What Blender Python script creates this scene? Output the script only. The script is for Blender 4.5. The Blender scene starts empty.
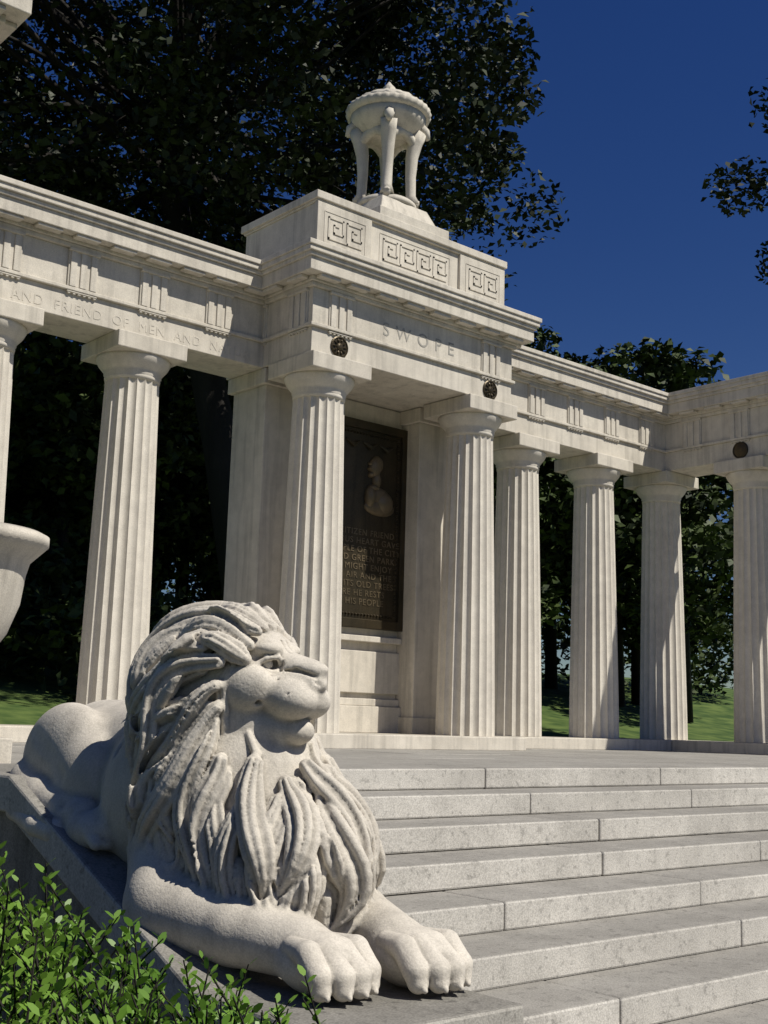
import bpy, math, random, numpy as np, time
from mathutils import Vector, Matrix
random.seed(7); rng=np.random.default_rng(7)
S=bpy.context.scene
# ---------------- camera fit (surveyed points -> camera pose and building dimensions) -----------------
CX=10.0; Y0=12.6; ZN=4.12; OV=.30
def cam_axes(yaw,p,ro):
    R0=np.array([math.cos(yaw),-math.sin(yaw),0]); 
    F=np.array([math.sin(yaw)*math.cos(p),math.cos(yaw)*math.cos(p),math.sin(p)])
    U=np.array([-math.sin(yaw)*math.sin(p),-math.cos(yaw)*math.sin(p),math.cos(p)])
    R=math.cos(ro)*R0+math.sin(ro)*U; Uc=-math.sin(ro)*R0+math.cos(ro)*U
    return R,Uc,F
def proj(P,q):
    R,U,F=cam_axes(q[3],q[4],q[5]); v=np.array(P)-q[:3]; z=v@F
    return np.array([384+q[6]*(v@R)/z, 512-q[6]*(v@U)/z])
def obs(q):
    w,a,d,s,zc,zA=q[7:13]
    L1=CX-w/2-a; C1=CX-w/2; C2=CX+w/2; R1=C2+a; R2=R1+s; R3=R2+s; YW=Y0+d
    return [((L1,YW,ZN),(132,376)),((C1,Y0,ZN),(319,392)),((C2,Y0,ZN),(467,432)),((R1,YW,ZN),(518,466)),((R2,YW,ZN),(591,484)),((R3,YW,ZN),(662,497)),((R3,YW-s,ZN),(756,489)),
    ((C2,Y0,0),(465,736)),((R1,YW,0),(517,736)),((R2,YW,0),(593,738)),((R3,YW,0),(666,740)),((R3,YW-s,0),(758,742)),
    ((C1-.35,Y0-.29,zA),(318,190)),((C2+.35,Y0-.29,zA),(508,262)),((R3-.36-OV,YW-.36-OV,zc),(668,392)),((C2+.42+OV,Y0-.36-OV,zc),(540,320))]
prior=np.array([0,0,.2,math.radians(38),math.radians(9.9),math.radians(1.3),1200,2.8,2.0,1.25,1.85,6.12,6.8])
sig=np.array([3,3,.15,.2,.1,.02,120,.3,.2,.2,.15,.5,.5])
def res(q):
    r=[]
    for P,o in obs(q): r+=list((proj(P,q)-np.array(o))/3.0)
    v=proj((CX-q[7]/2-q[8],Y0+q[9],.45),q); r.append((v[0]-114)/4)
    v=proj((CX-q[7]/2,Y0,1.2),q); r.append((v[0]-311)/4)
    return np.array(r+list((q-prior)/sig))
q=prior.copy()
for it in range(40):
    r=res(q); J=np.zeros((len(r),len(q)))
    for i in range(len(q)):
        e=1e-4*max(1,abs(q[i])); q2=q.copy(); q2[i]+=e; J[:,i]=(res(q2)-r)/e
    q=q-np.linalg.solve(J.T@J+1e-6*np.eye(len(q)),J.T@r)
w,a,dW,s,zc,zA=q[7:13]
print("FIT",q)
FX,FY=q[0],q[1]; EZ=q[2]; cyw,syw=math.cos(q[3]),math.sin(q[3])
def wp(r,d,z): return (FX+cyw*r+syw*d, FY-syw*r+cyw*d, z)
# ---------------- helpers -----------------
class MB:
    def __init__(s): s.V=[];s.F=[];s.n=0
    def add(s,v,f):
        s.V+= [tuple(x) for x in v]; s.F+=[tuple(i+s.n for i in ff) for ff in f]; s.n+=len(v)
    def box(s,x0,x1,y0,y1,z0,z1,tx=0,ty=0):
        v=[(x0,y0,z0),(x1,y0,z0),(x1,y1,z0),(x0,y1,z0),(x0+tx,y0+ty,z1),(x1-tx,y0+ty,z1),(x1-tx,y1-ty,z1),(x0+tx,y1-ty,z1)]
        s.add(v,[(3,2,1,0),(4,5,6,7),(0,1,5,4),(1,2,6,5),(2,3,7,6),(3,0,4,7)])
    def lathe(s,cx,cy,prof,seg=32,rf=None):
        v=[];f=[]
        for (r,z) in prof:
            for i in range(seg):
                t=2*math.pi*i/seg; rr=r*(rf(t,z) if rf else 1); v.append((cx+rr*math.cos(t),cy+rr*math.sin(t),z))
        m=len(prof)
        for j in range(m-1):
            for i in range(seg):
                i2=(i+1)%seg; f.append((j*seg+i,j*seg+i2,(j+1)*seg+i2,(j+1)*seg+i))
        f.append(tuple(range(seg-1,-1,-1))); f.append(tuple((m-1)*seg+i for i in range(seg)))
        s.add(v,f)
    def tube(s,pts,rad,seg=7):
        v=[];f=[]; pts=[Vector(p) for p in pts]
        for k,p in enumerate(pts):
            t=(pts[min(k+1,len(pts)-1)]-pts[max(k-1,0)]).normalized()
            a1=t.cross(Vector((.3,.9,.2))).normalized(); b1=t.cross(a1)
            for i in range(seg):
                th=2*math.pi*i/seg; v.append(p+(a1*math.cos(th)+b1*math.sin(th))*rad[k])
        for j in range(len(pts)-1):
            for i in range(seg):
                i2=(i+1)%seg; f.append((j*seg+i,j*seg+i2,(j+1)*seg+i2,(j+1)*seg+i))
        f.append(tuple(range(seg-1,-1,-1))); f.append(tuple((len(pts)-1)*seg+i for i in range(seg)))
        s.add(v,f)
    def obj(s,name,mat,parent=None,bevel=0,smooth=False):
        me=bpy.data.meshes.new(name); me.from_pydata(s.V,[],s.F); me.update()
        o=bpy.data.objects.new(name,me); S.collection.objects.link(o); me.materials.append(mat)
        if smooth: me.polygons.foreach_set('use_smooth',[True]*len(me.polygons))
        if bevel:
            m=o.modifiers.new('b','BEVEL'); m.width=bevel; m.segments=2; m.limit_method='ANGLE'; m.angle_limit=.6
        if parent: o.parent=parent
        return o
def empty(name):
    o=bpy.data.objects.new(name,None); S.collection.objects.link(o); return o
def mesh_np(name,V,F,mat,parent=None,smooth=False):
    me=bpy.data.meshes.new(name); n=len(F); kk=F.shape[1]
    me.vertices.add(len(V)); me.vertices.foreach_set('co',np.ascontiguousarray(V,dtype=np.float32).ravel())
    me.loops.add(n*kk); me.loops.foreach_set('vertex_index',np.ascontiguousarray(F,dtype=np.int32).ravel())
    me.polygons.add(n); me.polygons.foreach_set('loop_start',np.arange(0,n*kk,kk,dtype=np.int32))
    me.update(calc_edges=True); me.validate()
    if smooth: me.polygons.foreach_set('use_smooth',np.ones(len(me.polygons),dtype=bool))
    me.materials.append(mat); o=bpy.data.objects.new(name,me); S.collection.objects.link(o)
    if parent: o.parent=parent
    return o
# ---------------- materials -----------------
def newmat(name):
    m=bpy.data.materials.new(name); m.use_nodes=True; nt=m.node_tree; return m,nt,nt.nodes['Principled BSDF']
def stone(name,c0,c1,spk=.12,bump=.2,sc=1.0,streak=.35,rough=.85,metal=0,grime=0,tread=0,spots=0):
    m,nt,b=newmat(name); N=nt.nodes; L=nt.links
    tc=N.new('ShaderNodeTexCoord')
    def noise(scale,det=3,vec=None):
        n=N.new('ShaderNodeTexNoise'); n.inputs['Scale'].default_value=scale; n.inputs['Detail'].default_value=det
        n.inputs['Roughness'].default_value=.65
        L.new(vec or tc.outputs['Object'],n.inputs['Vector']); return n
    def ramp(fac,p0,p1,v0,v1):
        r=N.new('ShaderNodeMapRange'); r.inputs[1].default_value=p0; r.inputs[2].default_value=p1; r.inputs[3].default_value=v0; r.inputs[4].default_value=v1
        L.new(fac,r.inputs[0]); return r.outputs[0]
    def mul(a_,b_):
        r=N.new('ShaderNodeMath'); r.operation='MULTIPLY'; L.new(a_,r.inputs[0]); L.new(b_,r.inputs[1]); return r.outputs[0]
    n1=noise(.9*sc); n2=noise(120*sc,1); n3=noise(7*sc)
    mp=N.new('ShaderNodeMapping'); mp.inputs['Scale'].default_value=(5,5,.35); L.new(tc.outputs['Object'],mp.inputs['Vector'])
    n4=noise(1.6*sc,3,mp.outputs[0])
    mix=N.new('ShaderNodeMix'); mix.data_type='RGBA'; mix.inputs[6].default_value=(*c0,1); mix.inputs[7].default_value=(*c1,1)
    L.new(ramp(n1.outputs[0],.35,.65,0,1),mix.inputs[0])
    f=mul(ramp(n2.outputs[0],.35,.65,1-spk,1+spk*.4),ramp(n3.outputs[0],.3,.7,.9,1.05))
    f=mul(f,ramp(n4.outputs[0],.48,.74,1.0,1-streak))
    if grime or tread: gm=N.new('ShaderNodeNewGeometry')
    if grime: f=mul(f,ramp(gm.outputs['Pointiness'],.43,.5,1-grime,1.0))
    if spots:
        n6=noise(22,3); f=mul(f,ramp(n6.outputs[0],.56,.68,1.0,1-spots))
    if tread:
        sp=N.new('ShaderNodeSeparateXYZ'); L.new(gm.outputs['Normal'],sp.inputs[0]); f=mul(f,ramp(sp.outputs[2],.3,.95,1.0,1-tread))
    vm=N.new('ShaderNodeVectorMath'); vm.operation='SCALE'; L.new(mix.outputs[2],vm.inputs[0]); L.new(f,vm.inputs[3])
    L.new(vm.outputs[0],b.inputs['Base Color']); b.inputs['Roughness'].default_value=rough; b.inputs['Metallic'].default_value=metal
    b.inputs['Specular IOR Level'].default_value=.25
    bp=N.new('ShaderNodeBump'); bp.inputs['Strength'].default_value=bump; bp.inputs['Distance'].default_value=.01
    n5=noise(60*sc,3); L.new(n5.outputs[0],bp.inputs['Height']); L.new(bp.outputs[0],b.inputs['Normal'])
    return m
M_st=stone('granite_light',(.75,.695,.60),(.64,.59,.505),streak=.28,tread=.35)
M_col=stone('granite_column',(.77,.72,.63),(.69,.64,.56),streak=.10)
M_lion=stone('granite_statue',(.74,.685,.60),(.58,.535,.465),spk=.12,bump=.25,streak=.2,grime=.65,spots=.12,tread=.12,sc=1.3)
M_step=stone('granite_step',(.68,.65,.595),(.53,.505,.46),spk=.22,streak=.08,tread=.5,spots=.3)
M_cheek_shaded=stone('cheek_granite_shaded',(.30,.285,.255),(.18,.175,.15),spk=.25,streak=.5,spots=.3)  # shade of the wall side put into the colour; the stone is light
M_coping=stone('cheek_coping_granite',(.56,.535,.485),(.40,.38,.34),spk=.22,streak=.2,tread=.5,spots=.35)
M_dark=stone('dark_letter',(.38,.365,.33),(.44,.42,.38))  # darker tone for raised letters that stand in for engraved lines
M_br=stone('bronze',(.10,.075,.043),(.055,.048,.032),spk=.3,rough=.38,metal=.5)
def leafmat(name,c0,c1,tr=.3,rough=.55,p0=.38,p1=.64):
    m,nt,b=newmat(name); N=nt.nodes;L=nt.links
    tc=N.new('ShaderNodeTexCoord'); n=N.new('ShaderNodeTexNoise'); n.inputs['Scale'].default_value=1.6; n.inputs['Detail'].default_value=3; L.new(tc.outputs['Object'],n.inputs['Vector'])
    r=N.new('ShaderNodeValToRGB'); r.color_ramp.elements[0].position=p0; r.color_ramp.elements[1].position=p1
    r.color_ramp.elements[0].color=(*c0,1); r.color_ramp.elements[1].color=(*c1,1); L.new(n.outputs[0],r.inputs[0]); L.new(r.outputs[0],b.inputs['Base Color'])
    b.inputs['Roughness'].default_value=rough; b.inputs['Specular IOR Level'].default_value=.3
    if tr>0:
        t=N.new('ShaderNodeBsdfTranslucent'); L.new(r.outputs[0],t.inputs['Color']); mx=N.new('ShaderNodeMixShader'); mx.inputs[0].default_value=tr
        L.new(b.outputs[0],mx.inputs[1]); L.new(t.outputs[0],mx.inputs[2]); L.new(mx.outputs[0],N['Material Output'].inputs['Surface'])
    return m
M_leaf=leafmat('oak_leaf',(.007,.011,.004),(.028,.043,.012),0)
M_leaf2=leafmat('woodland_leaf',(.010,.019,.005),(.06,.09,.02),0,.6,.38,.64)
M_bush=leafmat('boxwood_leaf',(.10,.21,.025),(.22,.38,.06),.3,.4)
M_grass=leafmat('grass_mat',(.035,.07,.014),(.10,.145,.035),0,.9)
M_soil=stone('dark_bed_soil',(.035,.028,.02),(.02,.017,.013),spk=.5,bump=1)
M_dark_ground=stone('dark_ground',(.06,.06,.06),(.045,.045,.045),spk=.4,bump=.6)
M_bark=stone('bark',(.03,.026,.022),(.018,.016,.014),bump=1,sc=.4)
# ---------------- world & light -----------------
el=math.radians(56); az=math.radians(23)
sd=Vector((math.sin(az)*math.cos(el),-math.cos(az)*math.cos(el),math.sin(el)))
W=bpy.data.worlds.new("World"); S.world=W; W.use_nodes=True; nt=W.node_tree
sk=nt.nodes.new('ShaderNodeTexSky'); sk.sky_type='NISHITA'; sk.sun_disc=False; sk.sun_elevation=el; sk.sun_rotation=math.atan2(sd.x,sd.y)
sk.air_density=1.0; sk.dust_density=.2; sk.ozone_density=4
hs=nt.nodes.new('ShaderNodeHueSaturation'); hs.inputs['Saturation'].default_value=1.3; hs.inputs['Hue'].default_value=.52
nt.links.new(sk.outputs[0],hs.inputs['Color']); nt.links.new(hs.outputs[0],nt.nodes['Background'].inputs[0]); nt.nodes['Background'].inputs[1].default_value=.05
sl=bpy.data.lights.new('sun','SUN'); sl.energy=5; sl.angle=math.radians(.5); sl.color=(1,.95,.85)
so=bpy.data.objects.new('sun',sl); S.collection.objects.link(so); so.rotation_euler=sd.to_track_quat('Z','Y').to_euler()
S.view_settings.view_transform='Standard'; S.view_settings.look='None'; S.view_settings.exposure=0
# camera
R,U,F=cam_axes(q[3],q[4],q[5])
cd=bpy.data.cameras.new('camera'); co=bpy.data.objects.new('camera',cd); S.collection.objects.link(co)
co.matrix_world=Matrix(((R[0],U[0],-F[0],q[0]),(R[1],U[1],-F[1],q[1]),(R[2],U[2],-F[2],q[2]),(0,0,0,1)))
cd.sensor_fit='VERTICAL'; cd.sensor_height=36; cd.lens=q[6]/1024*36; cd.clip_end=2000; S.camera=co
# ---------------- memorial -----------------
H=4.5; T=zc-H; ZF=EZ-.30   # terrace floor level
L1=CX-w/2-a; C1=CX-w/2; C2=CX+w/2; R1=C2+a; R2=R1+s; R3=R2+s; YW=Y0+dW; L2=L1-s; L3=L2-s-.3
mem=empty('memorial_colonnade')
def column(mb,x,y):
    prof=[]; n=14
    for i in range(n+1):
        t=i/n; r=.395-(.395-.32)*(t**1.25); prof.append((r,0+4.02*t))
    mb.lathe(x,y,prof,200,lambda t,z:1-.085*abs(math.sin(10*t))**.8)
def capital(mb,x,y):
    mb.lathe(x,y,[(.322,4.02),(.33,4.06),(.325,4.08),(.34,4.10),(.335,4.12),(.36,4.15),(.41,4.21),(.44,4.27),(.44,4.30)],48)
cols=[(L1,YW),(L2,YW),(L3,YW),(C1,Y0),(C2,Y0),(R1,YW),(R2,YW),(R3,YW),(R3,YW-s),(R3,YW-2*s),(L3,YW-s),(L3,YW-2*s)]
mb=MB(); mc=MB(); ma=MB()
for x,y in cols:
    column(mb,x,y); capital(mc,x,y); ma.box(x-.46,x+.46,y-.46,y+.46,4.30,4.499)
mb.obj('column_shafts',M_col,mem); mc.obj('column_echinus',M_col,mem,smooth=True); ma.obj('column_abacus',M_st,mem,bevel=.012)
zt0=H+.25*T; zt1=H+.285*T; zf1=H+.64*T; zb1=H+.68*T; zb2=H+.73*T; zk1=H+.86*T; zk2=H+.90*T; zk3=H+.95*T
def ent(mb,x0,x1,y0,y1,o=0,e=(1,1,1,1),tri_f=(),tri_l=(),tri_r=()):
    def st(z0,z1,p):
        p+=o; mb.box(x0-p*e[0],x1+p*e[1],y0-p*e[2],y1+p*e[3],z0+o,z1+o-.0005)
    st(H,zt0,0); st(zt0,zt1,.04); st(zt1,zf1,.004); st(zf1,zb1,.05); st(zb1,zb2,.08)
    st(zb2,zk1,OV-.08); st(zk1,zk2,OV-.05); st(zk2,zk3,OV-.02); st(zk3,zc,OV)
    def parts(bx,t):
        for k in (-1,0,1):
            bx(0,.044,t+k*.125-.04,t+k*.125+.04,zt1,zf1-.03)
        bx(0,.026,t-.185,t+.185,zt1,zf1); bx(0,.062,t-.19,t+.19,zf1-.035,zf1+.003)
        bx(0,.034,t-.185,t+.185,zt0-.022,zt0-.002)
        for k in range(6): bx(.005,.03,t-.175+k*.063,t-.175+k*.063+.036,zt0-.040,zt0-.023)
    def bf(a0,a1,ta,tb_,za,zb): mb.box(ta,tb_,y0-a1,y0-a0,za,zb)
    for t in tri_f: parts(bf,t)
    if e[2]:
        n=max(1,int((x1-x0+.3)/.46))
        for k in range(n):
            c=x0-.12+(k+.5)*(x1-x0+.24)/n; mb.box(c-.15,c+.15,y0-OV+.1,y0-.085-o,zb2-.035,zb2+o-.001)
    for sgn,xx,lst,fl in ((-1,x0,tri_l,e[0]),(1,x1,tri_r,e[1])):
        def bx(a0,a1,ya,yb,za,zb):
            xs=sorted((xx+sgn*a0,xx+sgn*a1)); mb.box(xs[0],xs[1],ya,yb,za,zb)
        for t in lst: parts(bx,t)
        if fl:
            n=max(1,int((y1-y0+.24)/.46))
            for k in range(n):
                c=y0-.12+(k+.5)*(y1-y0+.24)/n; bx(.085+o,OV-.1,c-.15,c+.15,zb2-.035,zb2+o-.001)
mb=MB(); hw=.36
ent(mb,L3-hw,C1-.1,YW-hw,YW+hw,0,(1,0,1,1),tri_f=[L1+s*.5*k for k in range(-3,3)])
ent(mb,C2+.1,R3+hw,YW-hw,YW+hw,0,(0,1,1,1),tri_f=[R1+s*.5*k for k in range(-1,4)])
ent(mb,R3-hw,R3+hw,YW-2*s-hw,YW-hw+.05,.003,(1,1,1,0),tri_f=[R3],tri_l=[YW-s*.5*k for k in range(1,5)])
ent(mb,L3-hw,L3+hw,YW-2*s-hw,YW-hw+.05,.003,(1,1,1,0),tri_f=[L3],tri_r=[YW-s*.5*k for k in range(1,5)])
ent(mb,C1-.42,C2+.42,Y0-hw,YW+hw+.1,.006,(1,1,1,1),tri_f=[C1,C2],tri_l=[Y0-.1,Y0+.75],tri_r=[Y0-.1,Y0+.75])
AX0,AX1,AY=C1-.33,C2+.33,Y0-.25
mb.box(AX0-.12,AX1+.12,AY-.1,YW+.4,zc,zc+.09)
mb.box(AX0,AX1,AY,YW+.3,zc+.09,zA-.13)
mb.box(AX0-.02,AX1+.02,AY-.035,YW+.33,zA-.13,zA-.10); mb.box(AX0-.05,AX1+.05,AY-.06,YW+.36,zA-.10,zA)
for xx in (AX0+.42,AX1-.42): mb.box(xx-.44,xx+.44,AY-.04,AY+.03,zc+.092,zA-.132)
mb.obj('entablature',M_st,mem,bevel=.008)
mk=MB()
def meander(xc,n,hh,z0,y):
    u=hh/6; th=u*.25; dp=.011; cw=6.5; W_=n*cw-1.5; x0=xc-W_*u/2
    def seg(p,q_):
        xa,xb=sorted((p[0],q_[0])); za,zb=sorted((p[1],q_[1])); mk.box(x0+xa*u-th,x0+xb*u+th,y-dp,y+.01,z0+za*u-th,z0+zb*u+th)
    for i in range(n):
        o=i*cw
        pts=[(o,0),(o,6),(o+5,6),(o+5,1.9),(o+1.9,1.9),(o+1.9,4.1),(o+3.4,4.1)]
        for p,q_ in zip(pts[:-1],pts[1:]): seg(p,q_)
        seg((o,0),(o+(cw if i<n-1 else 5),0))
    e_=1.5
    for z in (-e_,6+e_): mk.box(x0-e_*u,x0+(W_+e_)*u,y-.006,y+.01,z0+z*u-th*.4,z0+z*u+th*.4)
    for x in (-e_,W_+e_): mk.box(x0+x*u-th*.4,x0+x*u+th*.4,y-.006,y+.01,z0-e_*u,z0+(6+e_)*u)
zlo,zhi=zc+.09,zA-.13; hk=(zhi-zlo)*.44; zk=(zlo+zhi)/2-hk/2
ns_=max(1,int((.80-.25*hk)/(6.5/6*hk)))
meander(AX0+.42,ns_,hk,zk,AY-.04); meander(AX1-.42,ns_,hk,zk,AY-.04)
meander((AX0+AX1)/2,int((AX1-AX0-1.80-.25*hk)/(6.5/6*hk)),hk,zk,AY)
mk.obj('greek_key_relief',M_st,mem)
mb=MB()
mb.box(C1-.36,C1+.36,YW-.36,YW+.36,.0,4.3); mb.box(C2-.36,C2+.36,YW-.36,YW+.36,0,4.3)
for x in (C1,C2): mb.box(x-.42,x+.42,YW-.42,YW+.42,4.3,4.498); mb.box(x-.41,x+.41,YW-.41,YW+.41,0,.22)
mb.box(C1+.36,C2-.36,YW,YW+.3,0,4.497)
mb.box(C1+.36,C2-.36,YW-.12,YW,0,.35); mb.box(C1+.36,C2-.36,YW-.07,YW,.35,.45); 
mb.box(CX-1.05,CX+1.0,YW-.05,YW,.52,1.08); mb.box(C1+.36,C2-.36,YW-.1,YW,1.2,1.28)
mb.obj('pavilion_wall',M_st,mem,bevel=.01)
mb=MB()
mb.box(L3-.6,C1-.62,YW-.55,YW+.6,ZF-.01,-.002); mb.box(C2+.62,R3+.6,YW-.55,YW+.6,ZF-.01,-.002); mb.box(C1-.6,C2+.6,Y0-.55,YW+.7,ZF-.01,0)
mb.box(R3-.55,R3+.6,YW-2*s-.6,YW-.56,ZF-.01,-.003); mb.box(L3-.6,L3+.55,YW-2*s-.6,YW-.56,ZF-.01,-.003)
mb.obj('stylobate',M_st,mem,bevel=.015)
def text(body,size,loc,mat,parent,name,ext=.004,rz=0):
    c=bpy.data.curves.new(name,'FONT'); c.body=body; c.size=size; c.extrude=ext; c.align_x='CENTER'; c.align_y='CENTER'; c.space_character=1.15
    o=bpy.data.objects.new(name,c); S.collection.objects.link(o); o.location=loc; o.rotation_euler=(math.pi/2,0,rz); c.materials.append(mat); o.parent=parent; return o
text('S W O P E',.25,(CX,Y0-hw-.012,(zt1+zf1)/2-.04),M_dark,mem,'inscription',.002)
text('A  CITIZEN  AND  FRIEND  OF  MEN  AND  NATURE',.16,(L2+1.2,YW-hw-.001,H+.09*T),M_st,mem,'inscription_wing',.0025)
mb=MB()
def medal(x,z,y):
    pr=[(.135,0),(.135,.014),(.12,.022),(.11,.010),(.05,.012),(.045,.022),(.02,.03),(0.001,.03)]
    sub=MB(); sub.lathe(0,0,pr,32)
    mb.add([(x+a_[0],y-a_[2],z+a_[1]) for a_ in sub.V],[f[::-1] for f in sub.F])
    for k in range(10):
        t=k*math.pi/5; mb.tube([(x+.05*math.cos(t),y-.012,z+.05*math.sin(t)),(x+.08*math.cos(t),y-.018,z+.08*math.sin(t)),(x+.105*math.cos(t),y-.012,z+.105*math.sin(t))],[.006,.014,.005],6)
zm=H+.15
medal(C1,zm,Y0-hw-.008); medal(C2,zm,Y0-hw-.008); medal(R3,zm,YW-2*s-hw-.006)
mb.obj('bronze_medallions',M_br,mem,smooth=False)
mb=MB(); sub=MB(); sub.lathe(0,0,[(.14,0),(.14,.018),(.125,.026),(.115,.014),(.05,.03),(0.001,.035)],32)
for yy in (YW-s,):
    mb.add([(R3-hw-.006-a_[2],yy+a_[0],zm+a_[1]) for a_ in sub.V],sub.F)
mb.obj('bronze_medallion_side',M_br,mem)
# tablet
tb=empty('bronze_tablet'); yt=YW-.02
mb=MB(); mb.box(CX-.98,CX+.95,yt-.05,yt+.015,1.4,4.2)
for b4 in ((CX-1.02,CX-.92,1.38,4.22),(CX+.88,CX+.98,1.38,4.22),(CX-.92,CX+.88,1.38,1.5),(CX-.92,CX+.88,4.1,4.22)): mb.box(b4[0],b4[1],yt-.09,yt+.012,b4[2],b4[3])
for k in range(44):
    z=1.55+k*.058
    for x in (CX-.85,CX+.82): mb.tube([(x,yt-.05,z),(x,yt-.08,z)],[.024,.012],6)
for k in range(30):
    x=CX-.8+k*.055
    for z in (1.56,4.04): mb.tube([(x,yt-.05,z),(x,yt-.08,z)],[.022,.012],6)
for k in range(5):
    x=CX-.6+k*.3; mb.tube([(x-.12,yt-.05,3.93),(x,yt-.08,3.86),(x+.12,yt-.05,3.93)],[.02,.04,.02],6)
mb.obj('plate',M_br,tb,bevel=.01)
M_br2=stone('bronze_relief',(.24,.185,.115),(.17,.135,.085),rough=.4,metal=.4)
mb=MB(); bx=CX+.40
for c,r3 in (((bx,3.60),(.105,.07,.15)),((bx+.04,3.65),(.11,.055,.12)),((bx-.1,3.57),(.03,.06,.03)),((bx-.085,3.64),(.04,.05,.03)),((bx-.075,3.49),(.045,.06,.045)),((bx+.035,3.42),(.075,.06,.12)),((bx+.06,3.2),(.23,.06,.13)),((bx+.1,3.05),(.28,.055,.12)),((bx-.08,3.18),(.09,.09,.16)),((bx-.02,3.31),(.1,.08,.05)),((bx+.18,3.12),(.16,.09,.16))):
    sub=MB(); sub.lathe(0,0,[(max(.001,math.sin(math.pi*i/10)),-math.cos(math.pi*i/10)) for i in range(11)],18)
    mb.add([(c[0]+v[0]*r3[0],yt-.05-v[1]*r3[1],c[1]+v[2]*r3[2]) for v in sub.V],[f[::-1] for f in sub.F])
mb.obj('portrait_relief',M_br2,tb,smooth=True)
text("SOLDIER CITIZEN FRIEND\nHIS GENEROUS HEART GAVE\nTO THE PEOPLE OF THE CITY\nTHIS BROAD GREEN PARK\nTHAT ALL MIGHT ENJOY\nTHE OPEN AIR AND THE\nSHADE OF ITS OLD TREES\nAND HERE HE RESTS\nAMONG HIS PEOPLE",.118,(CX+.02,yt-.052,2.2),M_br2,tb,'tablet_text',.006)
# tripod urn on roof
ur=empty('roof_tripod_urn'); ux,uy=CX-.03,Y0+.35
mb=MB(); mb.box(ux-.62,ux+.62,uy-.62,uy+.62,zA,zA+.14); mb.box(ux-.52,ux+.52,uy-.52,uy+.52,zA+.14,zA+.42,.12,.12)
mb.obj('plinth',M_st,ur,bevel=.01)
zb=zA+.42; mb=MB(); mb.lathe(ux,uy,[(.42,zb),(.42,zb+.06),(.38,zb+.09)],40)
for k in range(4):
    t=math.pi/4+.1+k*math.pi/2; c_,s_=math.cos(t),math.sin(t)
    pth=[(.37,.09,.1),(.34,.2,.07),(.33,.45,.075),(.34,.7,.09),(.38,.9,.11),(.43,1.02,.12)]
    mb.tube([(ux+r*c_,uy+r*s_,zb+z) for r,z,_ in pth],[x[2] for x in pth],10)
    mb.tube([(ux+.36*c_,uy+.36*s_,zb+.12),(ux+.45*c_,uy+.45*s_,zb+.1)],[.075,.05],8)
    mb.tube([(ux+.45*c_,uy+.45*s_,zb+1.08),(ux+.53*c_,uy+.53*s_,zb+1.03),(ux+.56*c_,uy+.56*s_,zb+.95)],[.09,.065,.035],8)
    t2=t+math.pi/2; ar=[]
    for j in range(9):
        f_=j/8; ar.append((ux+.38*(c_*(1-f_)+math.cos(t2)*f_)*1.05,uy+.38*(s_*(1-f_)+math.sin(t2)*f_)*1.05,zb+.82+.14*math.sin(math.pi*f_)))
    mb.tube(ar,[.065]*9,8)
mb.lathe(ux,uy,[(.3,zb+.92),(.36,zb+.97),(.44,zb+1.03),(.5,zb+1.1),(.53,zb+1.18)],40)
mb.lathe(ux,uy,[(.53,zb+1.18),(.57,zb+1.2),(.59,zb+1.25),(.57,zb+1.29),(.5,zb+1.32)],96,lambda t,z:1+.02*math.cos(32*t))
mb.lathe(ux,uy,[(.5,zb+1.32),(.4,zb+1.41),(.26,zb+1.48),(.12,zb+1.52),(.07,zb+1.56),(.09,zb+1.6),(.04,zb+1.65),(.01,zb+1.69)],40,lambda t,z:1+.04*math.cos(16*t))
mb.V=[(x,y,zb+(z-zb)*1.14) for x,y,z in mb.V]
mb.obj('tripod_bowl',M_st,ur,smooth=True)
# ---------------- platform & steps -----------------
YE=FY+6.35; XS=FX+3.14; XL=FX+2.33; TR=.45
stp=empty('stone_steps'); mb=MB()
for n in range(0,9):
    y0=YE-TR*n; z1=ZF-.15*n; x=XS+.002*n-random.random()*1.5
    while x<22:
        x2=x+random.uniform(1.6,2.6); mb.box(max(x,XS),x2-.007,y0+random.uniform(-.004,.004),y0+.7,z1-.1485-.1*(n==8),z1+random.uniform(-.003,.003)); x=x2
mb.obj('step_blocks',M_step,stp,bevel=.012)
ter=empty('terrace_floor'); mb=MB()
x=XS-2
while x<24:
    x2=x+1.5; y=YE+.705
    while y<YW+3:
        mb.box(x,x2-.008,y,y+1.19,ZF-.15,ZF-.003+random.uniform(-.002,.002)); y+=1.2
    x=x2
mb.box(XL-.6,XL+.0,YE-.3,YE+.7,-1.5,ZF-.003); mb.box(XL+.01,XS-.01,YE+.01,YE+.7,-1.5,ZF-.003)
mb.box(XL-.6,24,YE+.72,YW+3.3,-1.5,ZF-.1)
mb.obj('paving',M_step,ter,bevel=.006)
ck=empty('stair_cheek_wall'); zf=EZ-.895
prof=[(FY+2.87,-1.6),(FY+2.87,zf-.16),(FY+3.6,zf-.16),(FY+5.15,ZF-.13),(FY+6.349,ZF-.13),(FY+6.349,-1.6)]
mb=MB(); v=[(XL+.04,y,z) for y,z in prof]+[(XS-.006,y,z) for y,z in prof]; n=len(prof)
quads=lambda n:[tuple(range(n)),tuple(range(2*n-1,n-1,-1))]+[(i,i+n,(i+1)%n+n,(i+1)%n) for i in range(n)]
mb.add(v,quads(n)); mb.obj('cheek_body',M_cheek_shaded,ck)
prof=[(FY+2.85,zf-.158),(FY+2.85,zf),(FY+3.6,zf),(FY+5.15,ZF+.03),(FY+6.349,ZF+.03),(FY+6.349,ZF-.128),(FY+5.15,ZF-.128),(FY+3.6,zf-.158)]
mb=MB(); v=[(XL,y,z) for y,z in prof]+[(XS-.005,y,z) for y,z in prof]; n=len(prof)
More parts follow.
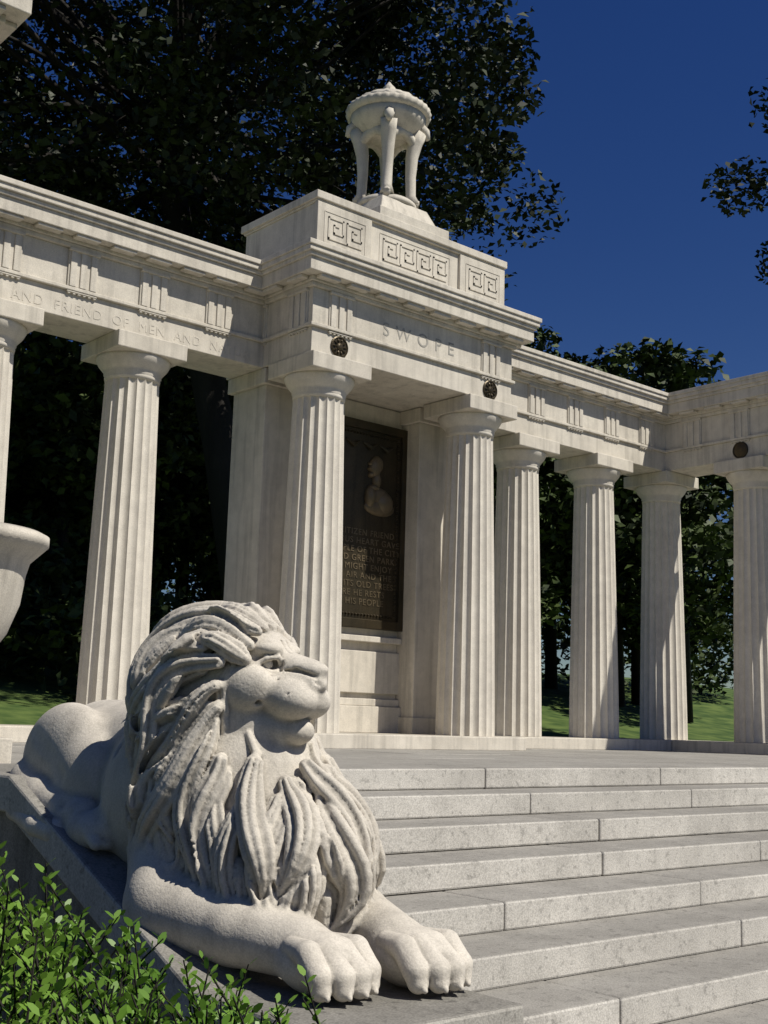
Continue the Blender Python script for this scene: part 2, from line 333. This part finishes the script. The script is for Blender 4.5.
mb.add(v,quads(n)); mb.obj('cheek_coping',M_coping,ck,bevel=.012)
# ---------------- ground -----------------
def hgt(x,y):
    def ss(a_,b_,t): t=np.clip((t-a_)/(b_-a_),0,1); return t*t*(3-2*t)
    return ZF-1.21+1.1*ss(5,15,y)+ 2.9*ss(17,40,y)+.1*np.sin(x*.3)*ss(16,25,y)
g=np.concatenate([np.linspace(-400,-30,12),np.linspace(-28,60,90),np.linspace(65,500,14)])
g2=np.concatenate([np.linspace(-400,-12,10),np.linspace(-10,60,100),np.linspace(65,500,14)])
XX,YY=np.meshgrid(g,g2,indexing='ij'); ZZ=hgt(XX,YY)
V=np.stack([XX,YY,ZZ],-1).reshape(-1,3); nx,ny=XX.shape; I=np.arange(nx*ny).reshape(nx,ny)
Fq=np.stack([I[:-1,:-1],I[1:,:-1],I[1:,1:],I[:-1,1:]],-1).reshape(-1,4); mesh_np('ground',V,Fq,M_grass,smooth=True)
gx=np.linspace(-3,XL+.3,8); gy=np.linspace(0,FY+6.2,14); XX,YY=np.meshgrid(gx,gy,indexing='ij'); V=np.stack([XX,YY,hgt(XX,YY)+.03],-1).reshape(-1,3); I=np.arange(8*14).reshape(8,14)
Fq=np.stack([I[:-1,:-1],I[1:,:-1],I[1:,1:],I[:-1,1:]],-1).reshape(-1,4); mesh_np('bounce_cut_bed',V,Fq,M_soil,smooth=True)  # dark sheet added around the bush to cut ground bounce
mb=MB(); zz=hgt(0,0)+.012; mb.add([(-14,-9,zz),(24,-9,zz),(24,FY+2.7,zz),(-14,FY+2.7,zz)],[(0,1,2,3)]); mb.obj('bounce_cut_ground',M_dark_ground)  # invented dark ground in front, added to reduce bounced light
# ---------------- foliage -----------------
def leaves(C,size,rngv,flat=.35,aspect=.6):
    n=len(C); a_=rngv.normal(size=(n,3)); a_[:,2]*=.6; a_/=np.linalg.norm(a_,axis=1)[:,None]
    nr=rngv.normal(size=(n,3))*flat*2+np.array([0,0,1]); b_=np.cross(nr,a_); b_/=np.linalg.norm(b_,axis=1)[:,None]
    sz=size*rngv.uniform(.6,1.3,n)[:,None]; nn=np.cross(a_,b_)*sz*.15
    V=np.stack([C-a_*sz*.5,C+b_*sz*aspect*.5+nn,C+a_*sz*.5,C-b_*sz*aspect*.5+nn],1).reshape(-1,3)
    return V,np.arange(n*4).reshape(n,4)
def clump_pts(cs,rs,per,rngv):
    out=[]
    for c,r in zip(cs,rs):
        d=rngv.normal(size=(per,3)); d/=np.linalg.norm(d,axis=1)[:,None]; rad=rngv.uniform(.1,1,per)**.5
        out.append(np.array(c)+d*rad[:,None]*r*np.array([1,1,.65]))
    return np.concatenate(out)
def tree(name,base,cc,cr,ncl,per,lsz,clr,seed,mat=M_leaf,tr=.35,lower=-1.0,bs=4):
    rv=np.random.default_rng(seed); e=empty(name); cs=[];rs=[]
    while len(cs)<ncl:
        d=rv.normal(size=3); d/=np.linalg.norm(d); 
        if d[2]<lower: continue
        rad=rv.uniform(.2,1)**.5*rv.uniform(.85,1.12); cs.append(np.array(cc)+d*rad*np.array(cr)); rs.append(clr*rv.uniform(.5,1.3))
    mb=MB(); b=np.array(base,float); top=np.array(cc,float)-np.array([0,0,cr[2]*.4])
    mb.tube([b,b*.5+top*.5+np.array([.2,.1,0]),top,np.array(cc)+np.array([0,0,cr[2]*.5])],[tr*1.3,tr,tr*.8,tr*.2],9)
    for i in range(0,ncl,bs):
        c=cs[i]; st=top+(np.array(cc)-top)*rv.uniform(0,1); mid=st*.45+c*.55+rv.normal(size=3)*.4
        mb.tube([st,mid,c],[tr*.3,tr*.14,tr*.05],5)
    mb.obj('trunk',M_bark,e,smooth=True)
    C=clump_pts(cs,rs,per,rv); V,Fq=leaves(C,lsz,rv); mesh_np('crown',V,Fq,mat,e)
    return e
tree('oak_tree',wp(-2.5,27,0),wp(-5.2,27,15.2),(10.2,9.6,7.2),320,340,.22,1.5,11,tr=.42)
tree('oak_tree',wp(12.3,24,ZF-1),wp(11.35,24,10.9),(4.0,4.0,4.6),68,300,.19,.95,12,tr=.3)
for k,(x,y,h_) in enumerate(((-13,5,6),(-12,-9,6),(2,-19,6.5),(16,-18,6.5))):
    tree('fill_block_tree',(x,y,-1.4),(x,y,h_),(5,5,4.6),36,60,.7,1.7,40+k,tr=.3,bs=6)  # unseen trees added behind and left of the camera to block sky fill
rv=np.random.default_rng(5); cs=[];rs=[];mbt=MB()
for i in range(40):
    d=rv.uniform(36,46); f=-.44+i*.0183+rv.uniform(-.01,.01); r=f*d
    if f>.255: f=.25; r=f*d
    if f<-.2: d=rv.uniform(29,40); r=f*d
    yt_=np.interp(f,[-.4,.1,.13,.21,.29],[340,335,318,348,368])
    b=np.array(wp(r,d,0)); b[2]=hgt(b[0],b[1]); top=((728-yt_)/1207*1.06*d-b[2]+.1)*rv.uniform(.92,1.03)
    mbt.tube([b,b+np.array([.1,.2,top*.6])],[.25,.12],7)
    for k in range(36):
        dd=rv.normal(size=3); dd/=np.linalg.norm(dd); cs.append(b+np.array([0,0,top*.56])+dd*np.array([2.7,2.7,top*.44])*rv.uniform(.4,1)); rs.append(rv.uniform(.7,1.4))
for i in range(220):
    d=rv.uniform(47,54); f=rv.uniform(-.40,.31)
    if i>150: f=rv.uniform(-.42,-.18); d=rv.uniform(26,36)
    r=d*f; b=np.array(wp(r,d,0)); b[2]=hgt(b[0],b[1])+rv.uniform(.3,4.5 if i<=150 else 2.4); cs.append(b); rs.append(rv.uniform(1.0,2.0))
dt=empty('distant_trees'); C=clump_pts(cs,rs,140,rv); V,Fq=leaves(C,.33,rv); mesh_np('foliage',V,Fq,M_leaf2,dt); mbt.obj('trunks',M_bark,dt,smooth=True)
# bush
bu=empty('boxwood_bush'); rv=np.random.default_rng(9); tw=MB(); LC=[];LA=[]
def smallleaf(n_pts,dirs,size):
    n=len(n_pts); P=np.array(n_pts);A=np.array(dirs); A/=np.linalg.norm(A,axis=1)[:,None]
    nr=rv.normal(size=(n,3))*.5+np.array([0,0,1]); B=np.cross(nr,A); B/=np.linalg.norm(B,axis=1)[:,None]; Nn=np.cross(A,B)
    s_=size*rv.uniform(.7,1.25,n)[:,None]
    V=np.stack([P,P+A*s_*.35+B*s_*.22+Nn*s_*.06,P+A*s_*.75+B*s_*.18+Nn*s_*.05,P+A*s_,P+A*s_*.75-B*s_*.18+Nn*s_*.05,P+A*s_*.35-B*s_*.22+Nn*s_*.06],1).reshape(-1,3)
    return V,np.arange(n*6).reshape(n,6)
for i in range(620):
    d=rv.uniform(2.1,2.9); f=rv.uniform(-.45,-.05); r=f*d
    tz=EZ-.20-.39*np.clip((f+.34)/.26,0,1.15)**.6+rv.normal()*.05-.12*abs(d-2.5)
    if rv.random()<.55: tz-=rv.uniform(.05,.4)
    p=np.array(wp(r,d,tz)); dr=np.array([rv.normal()*.4,rv.normal()*.4,1.0]); dr/=np.linalg.norm(dr); ln=rv.uniform(.12,.28)
    q0=p-dr*ln; tw.tube([q0,p],[.003,.0015],4)
    for k in range(int(ln/.0135)):
        c=q0+dr*ln*(k+1)/(ln/.0135); an=k*2.4; o=np.array([math.cos(an),math.sin(an),.8]); LC.append(c); LA.append(o)
V,Fq=smallleaf(LC,LA,.029); mesh_np('leaves',V,Fq,M_bush,bu); tw.obj('twigs',M_bark,bu)
# ---------------- big urn left -----------------
gu=empty('stone_urn'); cu=wp(-2.50,7.0,0); mb=MB(); zo=-.2
mb.lathe(cu[0],cu[1],[(r_,z_+zo) for r_,z_ in [(.2,.32),(.26,.36),(.2,.42),(.14,.48),(.13,.54),(.22,.6),(.34,.78),(.40,.95),(.42,1.12),(.44,1.2),(.50,1.26),(.54,1.3),(.54,1.35),(.5,1.37),(.44,1.3),(.05,1.25)]],56)
mb.obj('bowl',M_st,gu,smooth=True)
mb=MB(); mb.box(cu[0]-.22,cu[0]+.22,cu[1]-.22,cu[1]+.22,ZF-.01,.12); mb.box(cu[0]-.32,cu[0]+.32,cu[1]-.32,cu[1]+.32,ZF-.012,ZF+.16); mb.obj('pedestal',M_st,gu,bevel=.01)
# ---------------- LION (implicit surface) -----------------
class SDF:
    def __init__(s,lo,hi,h):
        s.lo=np.array(lo,float); s.h=h; s.n=np.ceil((np.array(hi)-s.lo)/h).astype(int)+1; s.D=np.ones(s.n,dtype=np.float32)
    def reg(s,lo,hi):
        a_=np.clip(np.floor((np.array(lo)-s.lo)/s.h).astype(int),0,s.n); b_=np.clip(np.ceil((np.array(hi)-s.lo)/s.h).astype(int)+1,0,s.n)
        if np.any(b_<=a_): return None
        sl=tuple(slice(a_[i],b_[i]) for i in range(3)); ax=[(s.lo[i]+s.h*np.arange(a_[i],b_[i])).astype(np.float32) for i in range(3)]
        return sl,ax[0][:,None,None],ax[1][None,:,None],ax[2][None,None,:]
    def put(s,sl,d,k,mode):
        A=s.D[sl]
        if mode=='+':
            h=np.clip(.5+.5*(A-d)/k,0,1); s.D[sl]=A*(1-h)+d*h-k*h*(1-h)
        else:
            d=-d; h=np.clip(.5-.5*(A-d)/k,0,1); s.D[sl]=A*(1-h)+d*h+k*h*(1-h)
    def ell(s,c,r,k=.03,R=None,mode='+'):
        c=np.array(c,float); m_=(max(r) if R is not None else np.array(r))+k+3*s.h
        g_=s.reg(c-m_,c+m_)
        if g_ is None: return
        sl,X,Y,Z=g_; X=X-c[0];Y=Y-c[1];Z=Z-c[2]
        if R is not None:
            a_=[X*R[i][0]+Y*R[i][1]+Z*R[i][2] for i in range(3)]
        else: a_=[X,Y,Z]
        k0=np.sqrt((a_[0]/r[0])**2+(a_[1]/r[1])**2+(a_[2]/r[2])**2); k1=np.sqrt((a_[0]/r[0]**2)**2+(a_[1]/r[1]**2)**2+(a_[2]/r[2]**2)**2)+1e-6
        s.put(sl,k0*(k0-1)/k1,k,mode)
    def cap(s,a_,b_,ra,rb,k=.03,mode='+'):
        a_=np.array(a_,float);b_=np.array(b_,float); m_=max(ra,rb)+k+3*s.h
        g_=s.reg(np.minimum(a_,b_)-m_,np.maximum(a_,b_)+m_)
        if g_ is None: return
        sl,X,Y,Z=g_; ba=b_-a_; L2_=ba@ba+1e-9; X=X-a_[0];Y=Y-a_[1];Z=Z-a_[2]
        t=np.clip((X*ba[0]+Y*ba[1]+Z*ba[2])/L2_,0,1); d=np.sqrt((X-ba[0]*t)**2+(Y-ba[1]*t)**2+(Z-ba[2]*t)**2)-(ra+(rb-ra)*t)
        s.put(sl,d,k,mode)
    def chain(s,pts,rad,k=.03,mode='+'):
        for i in range(len(pts)-1): s.cap(pts[i],pts[i+1],rad[i],rad[i+1],k,mode)
    def mesh(s):
        D=s.D; ins=D<0; c=np.zeros(tuple(s.n-1),dtype=np.int8)
        for i in (0,1):
            for j in (0,1):
                for k in (0,1): c+=ins[i:s.n[0]-1+i,j:s.n[1]-1+j,k:s.n[2]-1+k]
        act=(c>0)&(c<8); idx=-np.ones(act.shape,dtype=np.int32); A=np.argwhere(act); idx[act]=np.arange(len(A))
        acc=np.zeros((len(A),3)); cnt=np.zeros(len(A))
        for ax in range(3):
            for u in (0,1):
                for v in (0,1):
                    o=[0,0,0]; o[(ax+1)%3]=u; o[(ax+2)%3]=v; o2=list(o); o2[ax]=1
                    da=D[A[:,0]+o[0],A[:,1]+o[1],A[:,2]+o[2]]; db=D[A[:,0]+o2[0],A[:,1]+o2[1],A[:,2]+o2[2]]
                    m_=(da<0)!=(db<0); t=np.where(m_,da/np.where(m_,da-db,1),0); p=np.tile(np.array(o,float),(len(A),1)); p[:,ax]=t
                    acc+=p*m_[:,None]; cnt+=m_
        V=s.lo+s.h*(A+acc/cnt[:,None]); Fs=[]
        for ax in range(3):
            a1,a2=(ax+1)%3,(ax+2)%3
            sA=[slice(None)]*3; sB=[slice(None)]*3; sA[ax]=slice(0,-1); sB[ax]=slice(1,None)
            for t in (a1,a2): sA[t]=slice(1,-1); sB[t]=slice(1,-1)
            x0=ins[tuple(sA)]; x1=ins[tuple(sB)]; Q=np.argwhere(x0!=x1); fl=x0[x0!=x1]
            def g_(u,v):
                P=Q.copy(); P[:,a1]+=u; P[:,a2]+=v; return idx[P[:,0],P[:,1],P[:,2]]
            f=np.stack([g_(0,0),g_(1,0),g_(1,1),g_(0,1)],1); f[~fl]=f[~fl][:,::-1]; Fs.append(f)
        return V,np.concatenate(Fs)
hf=np.array([.40,-.91,-.05]); hf/=np.linalg.norm(hf); hl=np.cross([0,0,1],hf); hl/=np.linalg.norm(hl); hu=np.cross(hf,hl); HR=[hl,hf,hu]; hc=np.array([-.1,.92,1.025])
def hp(x,y,z): return hc+hl*x+hf*y+hu*z
G=SDF((-.70,-.12,-.06),(.64,1.66,1.5),.0069)
mass=[((-.07,1.1,.94),(.29,.28,.29)),((-.03,1.02,.60),(.32,.37,.44)),((0,.83,.34),(.29,.41,.36)),((-.12,.95,1.02),(.175,.185,.19))]
for c,r in mass: G.ell(c,r,.1)
def mval(p):
    D=1.0
    for c,r in mass:
        x,y,z=p[0]-c[0],p[1]-c[1],p[2]-c[2]; k0=math.sqrt((x/r[0])**2+(y/r[1])**2+(z/r[2])**2); k1=math.sqrt((x/r[0]**2)**2+(y/r[1]**2)**2+(z/r[2]**2)**2)+1e-6
        d=k0*(k0-1)/k1; h=min(1,max(0,.5+.5*(D-d)/.1)); D=D*(1-h)+d*h-.1*h*(1-h)
    return D
def mgrad(p):
    e=.004; v=mval(p); g_=np.array([mval(p+np.array([e,0,0]))-v,mval(p+np.array([0,e,0]))-v,mval(p+np.array([0,0,e]))-v]); return v,g_/(np.linalg.norm(g_)+1e-9)
def snap(p,off):
    for _ in range(2):
        v,g_=mgrad(p); p=p-g_*(v-off)
    return p,g_
H_=lambda c,r,k=.03,mode='+':G.ell(hp(*c),r,k,HR,mode)
def fore(sx,px,py,ex,ey):
    G.cap((sx*.22,1.15,.45),(ex,ey,.24),.16,.14,.04); G.chain([(ex,ey,.2),((ex+px)/2,(ey+py)/2+.05,.16),(px,py+.17,.13)],[.15,.12,.1],.02)
    G.ell((px,py+.08,.1),(.125,.16,.1),.03)
    for k,o in enumerate((-.1,-.036,.032,.096)):
        fy=py-.05+.03*(k in (0,3)); x=px+o
        G.chain([(px+o*.8,py+.12,.15),(x,py+.01,.145),(x,fy-.03,.085),(x,fy-.04,.05)],[.034,.043,.045,.036],.005)
        G.cap((x,fy-.055,.05),(x,fy-.075,.03),.016,.01,.006)
        if k<3: G.cap((x+.033,py+.06,.165),(x+.034,fy-.04,.1),.009,.009,.006,'-')
    for k in range(4): G.cap((px+(ex-px)*.2*k-.11,py+.3+.13*k,.10+.02*k),(px+(ex-px)*.2*k-.04,py+.50+.12*k,.24),.012,.006,.02,'-')
def lock(p,d,steps,st,Rw,grav=.3,back=None,wig=.5,zmin=.05,off0=0,ns=0,lift=0,trench=True):
    ns=ns or random.choice((3,4,4,5))
    ph=random.uniform(0,6.28); fr=random.uniform(.32,.55); pts=[];nrm=[];off=off0+random.uniform(-.004,.024)
    p,n=snap(p,off)
    for i in range(steps):
        pts.append(p);nrm.append(n)
        g=grav*(1+.1*i)
        d=d*.8+np.array([0,0,-g])+(back*.07 if back is not None else 0); d=d-n*(d@n); d/=np.linalg.norm(d)+1e-9
        sd_=np.cross(n,d); dd=d+sd_*wig*(.6+.7*i/steps)*math.sin(ph+i*fr)
        p=p+dd/np.linalg.norm(dd)*st; p,n=snap(p,off+(.012+lift)*math.sin(math.pi*i/steps)+.008*math.sin(ph*3+i*.4))
        if p[2]<zmin: break
    m_=len(pts)
    if m_<4: return
    wm=random.uniform(0,6.28)
    def wdt(t): return Rw*(1+.12*math.sin(wm+5*t))*min(1,.6+t*1.8)*max(.08,1-max(0,(t-.6)/.4)**1.6)
    if trench: G.chain([pts[i]+nrm[i]*wdt(i/(m_-1))*1.0 for i in range(m_)],[wdt(i/(m_-1))*1.3 for i in range(m_)],.004,'-')
    G.chain([pts[i]-nrm[i]*wdt(i/(m_-1))*.36 for i in range(m_)],[wdt(i/(m_-1))*.94 for i in range(m_)],.004)
    for jn in range(ns):
        j=(jn-(ns-1)/2)/((ns-1)/2); P=[];Rr=[]; hb=random.uniform(-.15,.15); pj=random.uniform(0,6.28)
        for i in range(m_):
            t=i/(m_-1); tg=pts[min(i+1,m_-1)]-pts[max(i-1,0)]; sdv=np.cross(nrm[i],tg); sdv/=np.linalg.norm(sdv)+1e-9
            wd=wdt(t); P.append(pts[i]+sdv*(j*.82+.07*math.sin(pj+4*t))*wd+nrm[i]*(wd*(.56+hb)*(1-j*j)+wd*.1)); Rr.append(max(.0055,wd*(.98/ns+.015)))
        G.chain(P,Rr,.0022)
# under-layer of hair so that no bare stone shows between the big locks
for i in range(150):
    al=random.uniform(0,2*math.pi); z0=random.uniform(.12,1.0); d0=np.array([math.cos(al),math.sin(al),0]); p=np.array([0,.92,z0])+d0*.35
    qh=p-hc
    if qh@hf>.05 and qh@hu>-.16: continue
    lock(p,d0*.1+np.array([0,0,-1]),random.randint(6,10),.042,random.uniform(.04,.055),grav=.4,off0=-.004,trench=False,wig=.35)
rows=[(.16,16,4,6),(.28,17,6,9),(.42,17,8,12),(.56,17,10,15),(.72,16,11,17),(.88,15,13,19)]
for ri,(z0,N,s0,s1) in enumerate(rows):
    for i in range(N):
        al=2*math.pi*(i+random.uniform(-.35,.35)+.5*(ri%2))/N; d0=np.array([math.cos(al),math.sin(al),0]); p=np.array([0,.92,z0+random.uniform(-.06,.06)])+d0*.35
        qh=p-hc
        if qh@hf>.05 and qh@hu>-.16: continue
        lock(p,d0*.2+np.array([0,0,-1]),random.randint(s0,s1),.043,random.choice((.032,.040,.048,.056)),grav=.35,off0=.006+.003*ri)
for ring,(fo,rad,N) in enumerate([(-.2,.3,14),(-.12,.27,15),(-.04,.24,16),(.03,.205,16)]):
    for i in range(N):
        ph=2*math.pi*(i+random.uniform(-.3,.3)+.5*(ring%2))/N; rd=hl*math.cos(ph)+hu*math.sin(ph)
        if ring>=2 and math.sin(ph)<-.75: continue
        lock(hp(0,fo,0)+rd*rad,rd*1.0-hf*.6,random.randint(13,22),.045,random.choice((.03,.038,.046,.054)),grav=.16,back=-hf,off0=.012+.006*ring,lift=.01)
fore(-1,-.18,.2,-.34,.98); fore(1,.155,.12,.32,.95)
H_((0,-.02,.05),(.16,.2,.16),.02); H_((0,.08,.115),(.12,.11,.075))
for sx in (-1,1):
    H_((sx*.066,.145,.112),(.06,.06,.034),.02); H_((sx*.12,.08,-.035),(.075,.12,.1),.03); H_((sx*.055,.262,-.07),(.074,.095,.068),.02)
    G.cap(hp(sx*.105,.04,-.15),hp(sx*.04,.22,-.18),.065,.052,.03)
    H_((sx*.12,.14,-.01),(.045,.06,.04),.03)
H_((0,.2,.05),(.064,.17,.045),.025); G.cap(hp(0,.14,.085),hp(0,.31,.01),.05,.048,.03); H_((0,.21,-.05),(.118,.13,.09),.04)
H_((0,.25,-.18),(.07,.078,.054),.012); H_((0,.332,-.005),(.052,.034,.03),.008); H_((0,.3,.012),(.048,.05,.03),.02)
mass.append((tuple(hp(0,.06,.09)),(.13,.13,.11)))
for i in range(9):
    ph=math.pi*(.12+.76*(i+random.uniform(-.15,.15))/8); rd=hl*math.cos(ph)+hu*math.sin(ph)
    lock(hp(0,.11,.0)+rd*.17,rd*.8-hf*.8,random.randint(6,10),.04,random.uniform(.028,.042),grav=.03,back=-hf,off0=.010,lift=.03,wig=.45,ns=4)
for sx in (-1,1):
    for i in range(5):
        z_=.04-.05*i; x_=.17-.008*i
        for dx in (0,.02):
            G.chain([hp(sx*x_,.07-dx,z_),hp(sx*(x_+.02),.05-dx,z_-.08),hp(sx*(x_+.01),.06-dx,z_-.17),hp(sx*(x_-.02),.04-dx,z_-.25)],[.010,.014,.012,.005],.002)
for i in range(11):
    x=(i-5)*.026; 
    for dx in (-.007,.007):
        G.chain([hp(x+dx,.2-.012*abs(i-5),-.2),hp(x*1.15+dx,.19,-.27),hp(x*1.1+random.uniform(-.02,.02),.16,-.34),hp(x*.9,.12,-.43)],[.014,.014,.011,.006],.002)
def rib(pts,r,k,mode='+'): G.chain([hp(*p) for p in pts],[r]*len(pts),k,mode)
for sx in (-1,1):
    H_((sx*.084,.187,.060),(.040,.038,.029),.008,'-'); H_((sx*.077,.152,.056),(.026,.027,.022),.003)
    rib([(sx*.042,.196,.056),(sx*.072,.2,.083),(sx*.104,.168,.076),(sx*.126,.13,.046)],.010,.004)
    rib([(sx*.05,.192,.040),(sx*.078,.182,.029),(sx*.108,.15,.036)],.006,.004)
    rib([(0,.372,-.04),(0,.358,-.095),(sx*.05,.35,-.134),(sx*.1,.30,-.14),(sx*.128,.23,-.122),(sx*.14,.16,-.08)],.0115,.004,'-')
    rib([(sx*.022,.372,-.012),(sx*.044,.352,.002)],.011,.003,'-')
    rib([(sx*.036,.345,.022),(sx*.055,.27,.04),(sx*.06,.21,.03)],.007,.010,'-')
    rib([(sx*.135,.16,.01),(sx*.15,.12,-.05),(sx*.14,.1,-.11)],.009,.02,'-')
    rib([(sx*.02,.16,.15),(sx*.018,.22,.105)],.006,.008,'-')
    rib([(sx*.10,.20,.02),(sx*.118,.17,-.01)],.005,.008,'-'); rib([(sx*.095,.22,.0),(sx*.115,.19,-.035)],.005,.008,'-')
    for k in range(4): rib([(sx*.06,.34-.02*k,-.05-.018*k),(sx*.118,.28-.02*k,-.052-.02*k)],.004,.004,'-')
V1,F1=G.mesh()
Gr=SDF((-.64,1.0,-.1),(.6,3.0,1.3),.012)
Gr.cap((0,1.05,.62),(0,2.1,.70),.33,.24,.1); Gr.ell((0,1.6,.5),(.3,.6,.3),.1)
for sx in (-1,1):
    Gr.ell((sx*.25,1.98,.66),(.14,.34,.26),.05); Gr.ell((sx*.26,1.74,.6),(.14,.22,.2),.03); Gr.chain([(sx*.33,2.15,.58),(sx*.36,1.95,.52),(sx*.36,1.6,.46)],[.1,.09,.08],.02); Gr.ell((sx*.36,1.5,.42),(.1,.15,.08),.02)
    Gr.ell((sx*.2,1.3,.56),(.2,.28,.3),.05)
    for o in (-.06,-.02,.02,.06): Gr.cap((sx*.36+o,1.47,.44),(sx*.36+o,1.37,.38),.028,.024,.01)
    Gr.chain([(sx*.34,1.62,.86),(sx*.42,1.56,.7),(sx*.44,1.66,.52)],[.02,.022,.018],.04,'-')
    Gr.chain([(sx*.40,2.1,.8),(sx*.43,1.9,.72),(sx*.42,1.75,.62)],[.014,.018,.014],.05,'-')
    for k in range(4): Gr.cap((sx*(.33+.02*k),2.12-.09*k,.93-.01*k),(sx*(.41),2.02-.09*k,.76-.02*k),.006,.004,.012,'-')
for k in range(5): Gr.cap((-.33,1.2+.09*k,.84-.02*k),(-.36,1.17+.09*k,.55),.014,.01,.02,'-')
Gr.chain([(0,2.25,.7),(-.18,2.32,.62),(-.34,2.26,.5),(-.44,2.05,.46),(-.46,1.8,.42),(-.44,1.65,.40)],[.06,.045,.042,.04,.045,.055],.015)
V2,F2=Gr.mesh()
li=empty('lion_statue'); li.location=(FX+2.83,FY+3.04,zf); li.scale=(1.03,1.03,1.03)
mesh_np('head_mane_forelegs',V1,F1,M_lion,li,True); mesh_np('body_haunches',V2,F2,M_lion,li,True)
